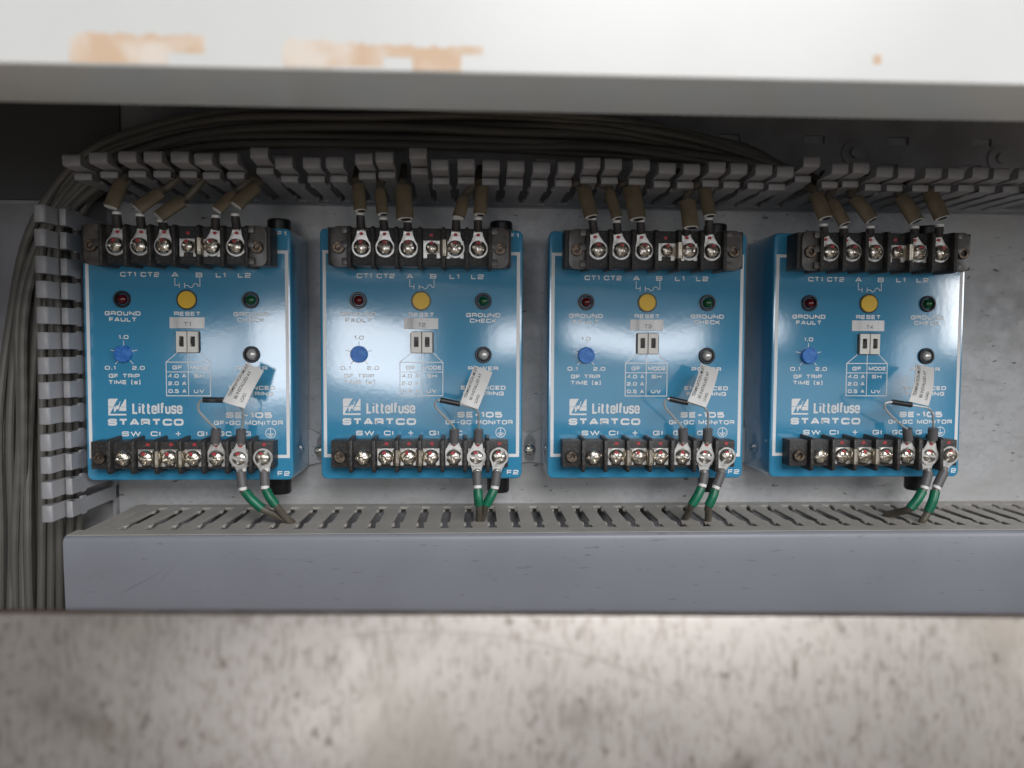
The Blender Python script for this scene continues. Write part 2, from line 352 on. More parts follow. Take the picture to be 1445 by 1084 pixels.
def write_name(mb, text, x0, x1, z0, h, t, y):
    gap = .07+t/h; W = sum(NAME[c][0] for c in text)+gap*(len(text)-1); k = (x1-x0-t)/W; x = x0+t/2
    for c in text:
        gw, strokes = NAME[c]
        for i, (pts, closed) in enumerate(strokes): mb.ribbon([(x+px*k, z0+t/2+pz*(h-t)) for px, pz in _round(pts, closed)], t, y-.012*i)
        x += (gw+gap)*k
def font_mesh(text, x0, x1, z0, z1, y, name, material, parent, bold=0.0, shear=0.0, M=None):
    """flat print in the built-in face, stretched to a rectangle"""
    cu = bpy.data.curves.new(name, 'FONT'); cu.body = text; cu.size = 1.0; cu.offset = bold; cu.shear = shear; cu.resolution_u = 3; cu.space_character = 0.93
    ob = bpy.data.objects.new(name, cu); COL.objects.link(ob)
    dg = bpy.context.evaluated_depsgraph_get(); me = bpy.data.meshes.new_from_object(ob.evaluated_get(dg))
    bpy.data.objects.remove(ob); bpy.data.curves.remove(cu)
    xs = [v.co.x for v in me.vertices]; ys = [v.co.y for v in me.vertices]
    ax, bx, ay, by = min(xs), max(xs), min(ys), max(ys)
    for v in me.vertices:
        u = (v.co.x-ax)/(bx-ax); q = (v.co.y-ay)/(by-ay)
        if M: p = M(u, q)
        else: p = (x0+u*(x1-x0), y, z0+q*(z1-z0))
        v.co = Vector(p)*S
    me.materials.clear(); me.materials.append(material); me.name = name
    return link(name, me, parent)

# ================================================================== the setting: panel behind, cabinet round it
def struct(name, mb, m, bevel=0.0):
    o = mb.build(name, m, bevel=bevel); o['kind'] = 'structure'; return o
mb = MB(); mb.box(-420, 520, 38, 40, -140, 300); struct('back_panel', mb, ZINC)
mb = MB(); mb.box(-422, -420, -150, 40, -140, 300); struct('side_wall', mb, GREYIN)
mb = MB(); mb.box(520, 522, -150, 40, -140, 300); struct('side_wall', mb, GREYIN)
mb = MB(); mb.box(-420, 520, -150, 38, 262, 264); struct('cabinet_ceiling', mb, GREYIN)
mb = MB(); mb.box(-420, 520, -150, 38, -132, -130); struct('cabinet_floor', mb, GREYIN)

mb = MB(); mb.box(-3000, 3500, -4000, -150, -1110, -1100); struct('floor', mb, mat('room_floor', (0.50, 0.43, 0.36), 0.6, mottle=(6, (0.45, 0.39, 0.33), 0.4, 0.6)))
# header above the opening (white enamelled, out of focus), with rust stains along its lower edge
hd = empty('cabinet_header', (0, -183, 136.2), 'white enamelled cabinet header with orange rust stains along its lower edge', 'cabinet header')
mb = MB(); mb.prism([(0, 0), (32, 0), (32, 130), (30, 130), (30, 2), (2, 2), (2, 260), (0, 260)], 'x', -420, 520); mb.build('front_lip', WHITE, hd, bevel=0.9, bseg=3)
def stain(x0, x1, z0, z1, seed):
    r = random.Random(seed); n = 14
    top = [(x0+(x1-x0)*i/n, z1-r.uniform(0, 0.18)*(z1-z0)*(2.2 if i in (0, n) else 1)) for i in range(n+1)]
    bot = [(x0+(x1-x0)*i/n+(r.uniform(-.4, .4)), z0) for i in range(n+1)]
    m = MB(); m.prism([(a, b) for a, b in bot]+[(a, b) for a, b in reversed(top)], 'y', -0.06-0.03*(seed % 3), 0.02); m.build('rust_stain', RUST, hd, smooth=0)
for i, (x0, x1, z0, z1) in enumerate([(-99, -75.5, 0.6, 8.5), (-76, -66, 3.4, 8.2), (-47, -34, .6, 8.0), (-35, -22, 1.0, 7.2), (-23, -14, 3.5, 6.8), (-14.5, -2, .4, 7.0), (-3, 3.5, 4.5, 7.0), (105, 107, 4.5, 7)]): stain(x0, x1, z0, z1, i)
# sill below the opening: bare mottled sheet steel
sl = empty('cabinet_sill', (17, -183, -4.0), 'mottled bare steel sill plate with dark specks below the wire duct', 'cabinet sill')
mb = MB(); mb.box(-440, 500, -1.5, 0, -150, 0); o = mb.build('front_plate', STEEL, sl, bevel=0.5)
mb = MB(); mb.box(-440, 500, 0, 5.5, -1.6, -0.1); mb.build('folded_edge', RUSTEDGE, sl, bevel=0.3)
mb = MB()
def arc(cx, cz, r, a0, a1, n=24): return [(cx+r*math.cos(math.radians(a0+(a1-a0)*k/n)), cz+r*math.sin(math.radians(a0+(a1-a0)*k/n))) for k in range(n+1)]
mb.ribbon(arc(-28, -150, 146, 100, 45), 0.28, -1.56); mb.build('scratch', mat('sill_scratch', (0.30, 0.27, 0.24), 0.5), sl, smooth=0)
sl.rotation_euler = (math.radians(-9), math.radians(0.9), 0)

# ================================================================== wire ducts
ZU = 142.0; ZL = -20.2; XL = -190.6
def finger_mesh():
    m = MB(); n = []
    half = [(6, 3.5), (1, 3.5), (.2, 4.5), (-2.4, 4.7), (-3.4, 3.5), (-17, 3.5), (-30, 3.5), (-31, 4.6), (-34.6, 4.6), (-35.6, 3.5), (-40, 3.5), (-41, 3.9), (-44, 3.9)]
    poly = [(x, y) for y, x in half]+[(-x, y) for y, x in reversed(half)]
    m.prism(poly, 'z', 0, 1.5)
    m.prism([(-43.4, 0.01), (-44.1, 0.4), (-44.2, 2.7), (-43.7, 3.1), (-40.5, 3.1), (-38.5, 3.6), (-36, 1.5), (-36, 0.01)], 'x', -3.9, 3.9)
    m.prism([(-38.5, 2.2), (-41, 4.1), (-53.3, 4.1), (-54.2, 4.8), (-54.4, 7.9), (-53.8, 9.1), (-52.4, 9.6), (-50.6, 9.4), (-48, 7.2), (-43, 5.4), (-38.5, 4.6)], 'x', -3.9, 3.9)
    return m.build('finger', PVC, None, bevel=0.18, bseg=1)
proto_f = finger_mesh(); FM = proto_f.data; bpy.data.objects.remove(proto_f)
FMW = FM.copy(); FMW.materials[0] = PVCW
def fingers(root, spots, mesh=None):
    for loc, rot in spots:
        o = link('finger', mesh or FM, root, loc); o.rotation_euler = rot
PI = math.pi
# upper duct: open to the front; lower wall's fingers face the monitors
du = empty('wire_duct', (75, 38, ZU), 'open grey slotted wire duct running above the four blue monitors', 'wire duct', 'grey slotted wire ducts')
UXS = [-177.5, -166.2, -153.6, -141.9, -130.4, -119.3, -108.4, -95.6, -84.0, -72.7, -61.4, -48.4, -39.2, -25.2, -14.4, -3.5, 7.7, 19.3, 30.6, 41.9, 54.6, 64.7, 77.8, 88.9, 100.1, 112.6, 122.5, 134.1, 144.8, 157.5, 169.5, 179.6, 191.0, 202.2, 213.7, 224.9, 236.4, 247.4, 258.8, 270.2, 281.7]
LIFT = {0: -1.0, 1: 0.3, 2: 1.0, 3: 1.8, 4: 1.2, 5: .6, 6: 1.4, 7: 4.3, 11: 2.0, 12: 3.0, 13: 6.0, 17: -.3, 18: -.5, 19: -.6, 20: 1.6, 21: 1.7, 22: 1.6, 25: 1.0, 28: -1.0, 29: 4.2, 30: 1.0, 31: 2.2}
rr = random.Random(5)
fingers(du, [((x-75, -14, 0), (-math.radians(LIFT.get(i, 0)+rr.uniform(-.4, .4)), 0, math.radians(rr.uniform(-.8, .8)))) for i, x in enumerate(UXS)])
mb = MB(); mb.box(-260, 250, -8, 0, 0, 1.6); mb.box(-258, 250, -2.4, -.2, -0.6, 0.0); mb.build('wall_root', PVC, du, bevel=0.2, bseg=1)
# base with punched slots: strips and the bridges between slots
mb = MB(); zc = 38.6; rows = [(zc-2.2, zc+2.2, 64.7), (22.5, 26.0, 59.0)]
mb.box(-260, 250, -2, 0, 2.05, 22.5); mb.box(-260, 250, -2, 0, 26.0, zc-2.2); mb.box(-260, 250, -2, 0, zc+2.2, 52)
for z0, z1, xs in rows:
    cs = [xs+47.2*k for k in range(-7, 4) if -255 < xs+47.2*k < 245]; x = -260
    for c in cs: mb.box(x, c-5.6, -2, 0, z0, z1); x = c+5.6
    mb.box(x, 250, -2, 0, z0, z1)
mb.build('duct_base', PVC, du)
mb = MB(); mb.box(-260, 250, -14, 0, 52.2, 54.2); mb.box(-260, 250, -66, -60, 52.2, 54.2)
for k in range(44): mb.box(-258+11.6*k, -258+11.6*k+8.3, -60, -14, 52.2, 54.2)
mb.build('duct_wall', PVC, du)
for k in range(44):
    m = MB() if k == 0 else m
    if k == 0:
        m.tube([(-3.4, -2.6, 49.2), (-3.2, -3.6, 51), (-1.5, -4.4, 51.9), (1.5, -4.4, 51.9), (3.2, -3.6, 51), (3.4, -2.6, 49.2)], 0.5, 6, sub=3); rib0 = m.build('slot_rim', PVC, du, (-253.8, 0, 0)); continue
    link('slot_rim', rib0.data, du, (-253.8+11.6*k, 0, 0))
for x, z in ((134, 31.5), (216.5, 29.5)):
    m = MB(); m.lathe([(7.2, -2.0), (7.2, -3.0), (6.6, -3.3), (3.0, -3.3), (2.8, -5.0), (0.01, -5.4)], (x, 0, z), n=28); m.build('washer_screw', PVC, du)
# left duct: upright, open to the front, full of cable
dl = empty('wire_duct', (XL, 38, -15), 'upright grey slotted wire duct full of cables beside the T1 monitor', 'wire duct', 'grey slotted wire ducts')
LZ = [126.1, 115.2, 102.9, 91.6, 79.8, 68.1, 56.6, 45.1, 33.3, 21.0, 10.4, -1.3, -12.3]
fingers(dl, [((0, -4, z+15), (0, -PI/2, 0)) for z in LZ])
fingers(dl, [((-68, -4, z+15+4), (0, PI/2, 0)) for z in LZ])
mb = MB(); mb.box(-2, 0, -4, 0, -80, 152); mb.build('wall_root', PVC, dl, bevel=0.2, bseg=1)
mb = MB(); mb.box(-68, -66, -4, 0, -80, 220); mb.build('wall_root', PVC, dl, bevel=0.2, bseg=1)
mb = MB(); mb.box(-66, -2, -2, 0, -80, 155); mb.build('duct_base', PVC, dl)
mb = MB(); mb.box(-200, 5, 34, 37.5, 142, 262); mb.v = [(a-190, b, c) for a, b, c in mb.v]; struct('corner_shade_sheet', mb, GREYIN)  # added dark sheet, standing in for the shade in the upper left corner
# lower duct: slotted top wall, closed by a plain cover
dw = empty('wire_duct', (75, 38, ZL), 'covered grey slotted wire duct running below the four blue monitors', 'wire duct', 'grey slotted wire ducts')
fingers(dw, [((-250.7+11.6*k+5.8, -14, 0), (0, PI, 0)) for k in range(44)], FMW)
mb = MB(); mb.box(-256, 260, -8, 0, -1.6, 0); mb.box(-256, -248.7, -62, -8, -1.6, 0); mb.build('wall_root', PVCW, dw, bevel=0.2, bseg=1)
mb = MB(); mb.box(-256, 260, -2, 0, -60, -2); mb.build('duct_base', PVC, dw)
mb = MB(); mb.prism([(-62.0, .1), (-62.0, 1.1), (-73.0, 1.1), (-74.3, 0.2), (-74.75, -1.6), (-74.6, -14), (-73.9, -30), (-72.4, -48), (-70.5, -62), (-69, -62), (-72, -30), (-73, -.6), (-72.6, .1)], 'x', -256.5, 262); cv = mb.build('duct_cover', COVER, dw, bevel=0.45, bseg=3)
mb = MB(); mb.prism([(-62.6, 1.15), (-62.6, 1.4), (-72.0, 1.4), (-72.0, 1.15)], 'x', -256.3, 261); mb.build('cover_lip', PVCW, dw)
for pts in ([(-247, -17.5), (-238, -14.5), (-230, -12.5), (-229.6, -11)], [(-231, -24), (-216, -16), (-206, -8), (-201, -3)], [(-214, -19), (-204, -8), (-200, -4)], [(-178, -10), (-164, -9.6), (-152, -9.8)], [(-158, -11.5), (-148, -9.2), (-135, -7)], [(146, -1.5), (144.5, -8), (144, -10)]):
    m = MB(); m.ribbon([(p[0], p[1]) for p in pts], 0.16, -74.7); m.build('scratch', SCRATCH, dw, smooth=0)

# ================================================================== the monitors
UX = [-188.672, -75.009, 37.697, 151.324]; UZ = [-0.35, 0.0, 0.0, 0.34]
GRP = 'blue ground fault monitors in a row'
def screw_mesh(rad, dome, slot=True, n=40):
    m = MB(); rings = 8; o = []
    m.lathe([(rad*0.98, 1.5), (rad, 0.2)], (0, 0, 0), n=n, cap1=False)
    vs = []; fs = []
    for k in range(rings+1):
        r = rad*(1-k/rings)
        for i in range(n):
            a = 2*PI*i/n; x = r*math.cos(a); z = r*math.sin(a)
            y = -dome*math.sqrt(max(0, 1-(r/rad)**2*0.97))+0.2
            if slot:
                c = min(abs(x), abs(z))
                if c < rad*0.17 and r < rad*0.74: y += dome*0.8
                elif abs(x) < rad*0.15: y += dome*0.5
            vs.append((x, y, z))
    for k in range(rings):
        for i in range(n):
            j = (i+1) % n; fs.append((k*n+i, k*n+j, (k+1)*n+j, (k+1)*n+i))
    m.add(vs, fs); ob = m.build('terminal_screw', NICKEL, None, smooth=50); me = ob.data; bpy.data.objects.remove(ob); return me
SCREW = screw_mesh(3.75, 2.6); SCREWS = screw_mesh(2.9, 2.0)
def disc_mesh(name, material, rad, th, n=14, wob=0.15, seed=1):
    r = random.Random(seed); m = MB()
    m.prism([(rad*(1+r.uniform(-wob, wob))*math.cos(2*PI*i/n)*1.25, rad*(1+r.uniform(-wob, wob))*math.sin(2*PI*i/n)) for i in range(n)], 'y', -th, 0)
    ob = m.build(name, material, None, smooth=0); me = ob.data; bpy.data.objects.remove(ob); return me
MARKS = [disc_mesh('paint_mark', RED, .78, .06, seed=s) for s in (1, 2, 3)]
def socket_screw(parent, loc):
    m = MB(); m.lathe([(2.7, 0), (2.9, -1.6), (2.6, -2.1), (1.5, -2.1), (1.45, -.6), (0.01, -.5)], (0, 0, 0), n=22); return m.build('mounting_screw', BRONZE, parent, loc)
def clamp_plate(parent, x, z, y, up):
    m = MB(); w = 4.1; s = 1 if up else -1
    poly = [(-w, -4.6), (-2.2, -4.6), (-2.2, -2.6), (2.2, -2.6), (2.2, -4.6), (w, -4.6), (w, 3.8), (-w, 3.8)]
    m.prism([(px, pz*s) for px, pz in poly], 'y', -0.7, 0); return m.build('clamp_plate', TIN, parent, (x, y, z), bevel=0.12, bseg=1)
def jumper_link(parent, x, z, y):
    m = MB(); m.prism([(-1.6, 0), (-1.75, -3.2), (-1.2, -4.2), (0, -4.6), (1.2, -4.2), (1.75, -3.2), (1.6, 0)], 'z', -3.9, 3.9); m.box(-5, -1.5, -.5, 0.2, -2.4, 2.4); m.box(1.5, 5, -.5, 0.2, -2.4, 2.4)
    return m.build('jumper_link', BRASSY, parent, (x, y, z), bevel=0.15, bseg=1)
def barrier(parent, x, z0, z1, y1, lower):
    m = MB(); h = -y1
    # tapered web with a rounded nose, its foot reaching past the block
    m.prism([(0.5, z0+.6), (-h+1.6, z0), (-h+.4, z0+.5), (-h, z0+1.6), (-h, z1-2.2), (-h+.6, z1-1.0), (-h+2.2, z1-.4), (0.5, z1)], 'x', -.85, .85)
    return m.build('barrier', BLACKPL, parent, (x, 0, 0), bevel=0.35, bseg=2)
def end_guard(parent, side):
    m = MB(); s = side
    pl = rrect(-4.4, 4.4, -9.6, 9.6, 3.6)
    x_in = 5.0 if s < 0 else -5.0
    pl = [(min(x, 4.2), z) for x, z in pl] if s < 0 else [(max(x, -4.2), z) for x, z in pl]
    pl2 = []                                        # square off the inner corners
    for x, z in pl:
        if (s < 0 and x > 1.2) or (s > 0 and x < -1.2): x = 4.2*(-s); z = 9.6 if z > 0 else -9.6
        if (x, z) not in pl2: pl2.append((x, z))
    m.prism(pl2, 'y', -1.2, 0)
    for z in (-7.2, .8, 7.6):
        xa, xb = ((1.0, 4.6) if s < 0 else (-4.6, -1.0)); m.box(xa, xb, -3.0, -1.1, z-1.7, z+1.7)
    m.box(*((-4.4, -3.4) if s < 0 else (3.4, 4.4)), -.4, 3.5, -6, 6)
    return m.build('end_guard', SMOKE, parent, (12.6 if s < 0 else 87.8, -13.6, 113.3), bevel=0.3, bseg=2)

def build_monitor():
    root = empty('ground_fault_monitor', (UX[0], 0, UZ[0]), 'x', 'fault monitor', GRP)
    # housing: painted sheet-metal box with soft front edges
    m = MB(); H = 124; loops = []
    for ins, y in ((1.5, 0), (.7, .12), (.2, .6), (0, 1.4)):
        loops.append([(x, y, z) for x, z in rrect(ins, 100-ins, ins, H-ins, 3.0-ins*.7, 4)])
    loops.append([(x, 37.0, z) for x, z in rrect(0, 100, 0, H, 3.0, 4)])
    m.loft(loops); hs = m.build('housing', BLUE, root, smooth=30)
    for sx in (0, 1):                               # mounting feet, bare zinc
        f = MB(); a = [(0, 0), (9, 2), (9.6, 4), (9.6, 13), (8, 16), (0, 20)]
        f.prism([((100+x) if sx else -x, z+2) for x, z in a], 'y', 35.2, 36.8); ft = f.build('mounting_foot', ZINC, root, bevel=0.2, bseg=1)
        link('foot_screw', SCREWS, ft, (106 if sx else -6, 34.6, 10)).data = SCREWS
    # printed border
    m = MB(); t = 1.6; a, b, zt, zb = 1.5+t/2, 98.5-t/2, 113.2-t/2, 11.1+t/2
    m.ribbon([(a, zt), (a, zb), (b, zb), (b, zt)], t, -.05, True); m.build('printed_border', PRINT, root, smooth=0)
    # lettering
    m = MB(); T = .54
    for args in (('CT1', 18, 25.5, 100.9, 2.35, T), ('CT2', 27.7, 36.6, 100.9, 2.35, T), ('A', 42.4, 45.8, 100.9, 2.35, T), ('B', 54.0, 57.1, 100.9, 2.35, T), ('L1', 63.6, 68.3, 100.9, 2.35, T), ('L2', 74.2, 80.5, 100.9, 2.35, T),
                 ('GROUND', 10.3, 27.4, 82.0, 2.1, T), ('FAULT', 12.3, 25.5, 79.0, 2.1, T), ('RESET', 43.3, 56.1, 82.0, 2.1, T), ('GROUND', 71.8, 88.8, 82.0, 2.1, T), ('CHECK', 73.6, 86.9, 79.2, 2.1, T),
                 ('1.0', 16.7, 21.4, 70.5, 1.95, .46), ('0.1', 9.8, 14.9, 55.5, 1.95, .46), ('2.0', 22.9, 28.9, 55.5, 1.95, .46), ('GF TRIP', 11.6, 26.4, 51.6, 2.05, .49), ('TIME (s)', 11.4, 26.7, 48.5, 2.05, .49), ('POWER', 72.8, 87.9, 55.5, 2.05, T),
                 ('GF', 42.1, 46.8, 55.8, 1.95, .48), ('MODE', 50.6, 59.7, 55.8, 1.95, .48), ('4.0 A', 40.0, 48.7, 51.7, 1.9, .47), ('2.0 A', 40.0, 48.7, 48.0, 1.9, .47), ('0.5 A', 40.0, 48.7, 44.2, 1.9, .47), ('SH', 52.4, 57.4, 51.7, 1.9, .47), ('UV', 52.2, 57.2, 44.2, 1.9, .47),
                 ('ENHANCED', 69.3, 91.6, 45.9, 2.05, T), ('FILTERING', 70.4, 90.7, 43.0, 2.05, T), ('STARTCO', 10.7, 47, 28.9, 3.4, 1.0), ('SE-105', 67.5, 90, 32.4, 2.9, .84), ('GF-GC MONITOR', 61.6, 95.2, 28.6, 2.2, .55),
                 ('SW', 17.3, 26.4, 23.2, 2.4, .56), ('CI', 31.1, 35.8, 23.2, 2.4, .56), ('+', 42.9, 45.9, 23.2, 2.9, .5), ('GI', 53.6, 58.4, 23.2, 2.4, .56), ('GC', 63.9, 70.1, 23.2, 2.4, .56), ('G', 76.2, 79.6, 23.2, 2.4, .56)):
        write(m, *args)
    L = .34                                         # contact symbol, dial ticks, selector table, earth sign
    for pts in ([(44, 99.4), (44, 95.8), (46, 95.8)], [(46.05, 96.9), (46.05, 94.5)], [(48.6, 96.9), (48.6, 94.5)]): m.ribbon(pts, L, -.06)
    wv = [(48.6, 95.7), (50.4, 95.7)]+[(51.6+1.15*math.cos(math.radians(a)), 95.9+1.1*math.sin(math.radians(a))) for a in range(200, 350, 25)]+[(53.85+1.1*math.cos(math.radians(a)), 95.6+1.1*math.sin(math.radians(a))) for a in range(165, 10, -25)]+[(55, 95.5), (55.95, 95.5), (55.95, 99.4)]
    m.ribbon(wv, L, -.073)
    for pts in ([(19, 68.6), (19, 66.3)], [(12.7, 64.2), (15.1, 63.6)], [(25.4, 64.2), (23.1, 63.6)], [(14.9, 57.4), (16.8, 59.4)], [(23.4, 57.4), (21.6, 59.4)]): m.ribbon(pts, L, -.06)
    m.ribbon([(39.1, 58.4), (39.1, 41.9), (60.3, 41.9), (60.3, 58.4)], .42, -.05, True); m.ribbon([(39.1, 53.6), (60.3, 53.6)], .36, -.062); m.ribbon([(49.7, 63), (49.7, 41.9)], .36, -.074)
    m.ribbon([(39.1, 58.4), (44.6, 63)], .36, -.086); m.ribbon([(60.3, 58.4), (55.6, 63)], .36, -.086)
    m.ribbon(circ(89.15, 23.5, 2.4, 28), .36, -.06, True); m.ribbon([(89.15, 25.6), (89.15, 23.1)], .36, -.072); m.ribbon([(87.5, 23.1), (90.8, 23.1)], .36, -.084); m.ribbon([(88.0, 22.5), (90.3, 22.5)], .34, -.072); m.ribbon([(88.5, 21.95), (89.8, 21.95)], .34, -.072)
    m.build('printed_lettering', PRINT, root, smooth=0)
    for args in (('F1', 93, 97.7, 121.3, 2.2, T), ('F2', 92.4, 98.3, 3.4, 2.3, .5)):
        m = MB(); write(m, *args); m.build('fuse_lettering', PRINT, root, smooth=0)
    # maker's emblem: a split square crossed by a zigzag
    m = MB(); ox, oz, k = 11.0, 32.2, 8.65
    E = lambda pts: [(ox+k*u, oz+k*.95*v) for u, v in pts]
    for i, pts in enumerate(([(0, .52), (0, .94), (.06, 1), (.55, 1), (.33, .6), (.29, .52)], [(0, .02), (.06, 0), (1, 0), (1, .1), (.12, .1), (.12, .16), (.3, .5), (0, .5)], [(.94, .98), (1, .96), (1, .52), (.68, .52)], [(.64, .5), (1, .5), (1, .27), (.58, .27), (.62, .36)],
                             [(.33, .18), (.37, .2), (.5, .42), (.52, .34), (.57, .36), (.7, .86), (.66, .84), (.55, .55), (.52, .62), (.47, .6), (.37, .42), (.4, .62), (.36, .56), (.3, .45)])):
        q = E(pts); m.add([(x, -.06-.01*i, z) for x, z in q], [tuple(range(len(q)))])
    m.build('printed_emblem', PRINT, root, smooth=0)
    m = MB(); write_name(m, 'Littelfuse', 22.5, 46.6, 32.9, 5.6, .98, -.06); m.build('printed_name', PRINT, root, smooth=0)
    # indicator lamps
    for x, z, lens, r in ((18.9, 88.8, REDLENS, 2.45), (80.3, 88.9, GREENLENS, 2.45), (80.4, 62.3, CLEARLENS, 2.6)):
        b = MB(); b.lathe([(4.15, 0.1), (4.15, -.8), (3.8, -1.25), (3.2, -1.25), (2.75, -.5), (2.7, .1)], (0, 0, 0), n=28, cap1=False); ib = b.build('indicator_bezel', BEZEL, root, (x, 0, z))
        b = MB(); b.lathe([(r, -.1)]+[(r*math.cos(math.radians(a)), -.4-2.0*math.sin(math.radians(a))) for a in (0, 20, 40, 58, 74, 88)], (0, 0, 0), n=24); b.build('lens', lens, ib)
    b = MB(); b.lathe([(5.0, .05), (5.0, -.25), (4.45, -.25), (4.4, .05)], (0, 0, 0), n=32, cap1=False); rb = b.build('button_collar', BLACKGL, root, (49.6, 0, 88.8))
    b = MB(); b.lathe([(4.25, .1), (4.25, -.7), (4.05, -.95), (2.0, -.95), (0.02, -.95)], (0, 0, 0), n=32); b.build('reset_button', YELLOW, rb)
    b = MB(); b.lathe([(4.15, .1), (4.15, -1.9), (3.8, -2.3), (3.3, -2.3), (3.25, -1.9), (0.02, -1.9)], (0, 0, 0), n=30)
    b.prism([(-3.2, .35), (3.2, .35), (3.2, 1.3), (-3.2, 1.3)], 'y', -2.25, -1.8); b.prism([(-3.2, -.35), (3.2, -.35), (3.2, -1.3), (-3.2, -1.3)], 'y', -2.25, -1.8)
    d = b.build('trim_dial', DIAL, root, (19.1, 0, 62.3)); d.rotation_euler = (0, math.radians(12), 0)
    # slide switches
    b = MB(); b.prism(rrect(44.3, 55.8, 62.9, 73.7, 1.0, 2), 'y', -.5, .1); sw = b.build('switch_recess', BLACKGL, root)
    for i, cx in enumerate((47.3, 52.7)):
        b = MB(); b.box(cx-2.45, cx-1.15, -2, -.3, 63.2, 73.4); b.box(cx+1.15, cx+2.45, -2, -.3, 63.2, 73.4); b.box(cx-1.15, cx+1.15, -2, -.3, 63.2, 66.0); b.box(cx-1.15, cx+1.15, -2, -.3, 71.0, 73.4)
        sf = b.build('switch_frame', CREAM, sw)
        b = MB(); zz = 67.7 if i == 0 else 68.6; b.box(cx-1.0, cx+1.0, -1.6, -.3, zz-1.2, zz+1.4); b.box(cx-1.0, cx+1.0, -1.95, -1.6, zz-.2, zz+.2); b.build('switch_slider', BLACKPL, sf if False else sw)
    # lower terminal block
    m = MB(); m.box(6.7, 92.6, -9, .3, 7.2, 20.4); tb = m.build('terminal_block', BLACKPL, root, bevel=.35)
    for k in range(7): barrier(tb, 16.6+11*k, 5.2, 22.4, -13, True)
    socket_screw(tb, (11.2, -8.9, 12.7))
    for k in range(7):
        x = 22.1+11*k
        if 1 <= k <= 5: clamp_plate(tb, x, 13.0, -9.0, True)
        link('terminal_screw', SCREW, tb, (x, -10.4, 12.7)).rotation_euler = (0, random.uniform(0, 3), 0)
        if k: link('paint_mark', MARKS[k % 3], tb, (x+.3, -9.02, 19.0)); 
        if k: link('paint_mark', MARKS[(k+1) % 3], tb, (x-.4, -12.35, 14.9))
    for x in (38.6, 49.6): jumper_link(tb, x, 12.6, -9.3)
    # upper terminal block, taller
    m = MB(); m.box(6.6, 93.4, -13, .3, 104.8, 122.5); tt = m.build('terminal_block', BLACKPL, root, bevel=.35)
    for k in range(7): barrier(tt, 17.0+11.05*k, 103.0, 123.2, -17.5, False)
    for x in (12, 88.0): socket_screw(tt, (x, -14.4, 112.6))
    for k in range(6):
        x = 22.5+11.05*k
        if k in (3, 4): clamp_plate(tt, x, 112.8, -13.0, True)
        link('terminal_screw', SCREW if k != 3 else SCREWS, tt, (x, -14.5, 113.0)).rotation_euler = (0, random.uniform(0, 3), 0)
        link('paint_mark', MARKS[k % 3], tt, (x, -16.4, 115.2))
    link('paint_mark', MARKS[0], tt, (55.4, -13.02, 119.2))
    jumper_link(tt, 61.3, 112.8, -13.2)
    for s in (-1, 1): end_guard(tt, s)
    # fuse holders
    b = MB(); b.lathe([(6.6, 0), (6.6, 1.2), (5.9, 1.4), (5.9, 6.2), (5.3, 7.0), (0.02, 7.0)], (0, 0, 0), axis='z', n=26); b.build('fuse_holder', BLACKGL, root, (89.6, 19, 124))
    b = MB(); b.lathe([(6.6, 0), (6.6, -1.4), (5.9, -1.6), (5.9, -9), (5.3, -10), (0.02, -10)], (0, 0, 0), axis='z', n=26); b.build('fuse_holder', BLACKGL, root, (88.6, 19, 0))
    return root
R0 = build_monitor()
LAB = ['blue ground fault monitor with the T1 sticker, beside the upright wire duct', 'blue ground fault monitor with the T2 sticker and a broad pale reflection on its face', 'blue ground fault monitor with the T3 sticker, between the T2 and T4 units', 'blue ground fault monitor with the T4 sticker, next to the bare panel']
MON = [R0]+[copy_tree(R0) for _ in range(3)]
for i, r in enumerate(MON):
    r.location = Vector((UX[i], 0, UZ[i]))*S; r['label'] = LAB[i]
    m = MB(); w0, w1 = 41.2, 58.0
    prof = [(w0, -.1), (w0+3.2, -.12), (w0+4.0, -.75), (w0+5, -.95), (w1-5, -.95), (w1-4.0, -.75), (w1-3.2, -.12), (w1, -.1)]
    m.prism([(x, y-.18) for x, y in prof]+[(x, y) for x, y in reversed(prof)], 'z', 74.9, 80.3); st = m.build('sticker', STICKER, r, smooth=40)
    m = MB(); write(m, 'T'+str(i+1), 48.2, 51.7, 76.9, 1.9, .24, -1.18); m.build('sticker_lettering', DARKTEXT, st, smooth=0)
    if i == 3:
        for ch in r.children:
            if ch.name.startswith('trim_dial'): ch.rotation_euler = (0, math.radians(-12), 0)

# ================================================================== leads on the upper terminals
def ring_terminal(m, cx, cz, y, dx, dz, L=8.6, R=4.7, th=.8, neck=2.0):
    """flat ring at (cx, cz) with its tongue towards (dx, dz)"""
    a = math.atan2(dz, dx); pts = []
    for k in range(25):
        t = a+math.radians(48)+math.radians(264)*k/24; pts.append((cx+R*math.cos(t), cz+R*math.sin(t)))
    c, s = math.cos(a), math.sin(a)
    for u, v in ((R+1.0, -neck-.5), (L, -neck), (L, neck), (R+1.0, neck+.5)): pts.append((cx+c*u-s*v, cz+s*u+c*v))
    m.prism(pts, 'y', y-th, y)
class Part:
    """parts of one thing, given in world millimetres"""
    def __init__(s, root, org): s.root = root; s.o = org
    def put(s, m, name, material, parent=None, **k):
        m.v = [(a-s.o[0], b-s.o[1], c-s.o[2]) for a, b, c in m.v]; return m.build(name, material, parent or s.root, **k)
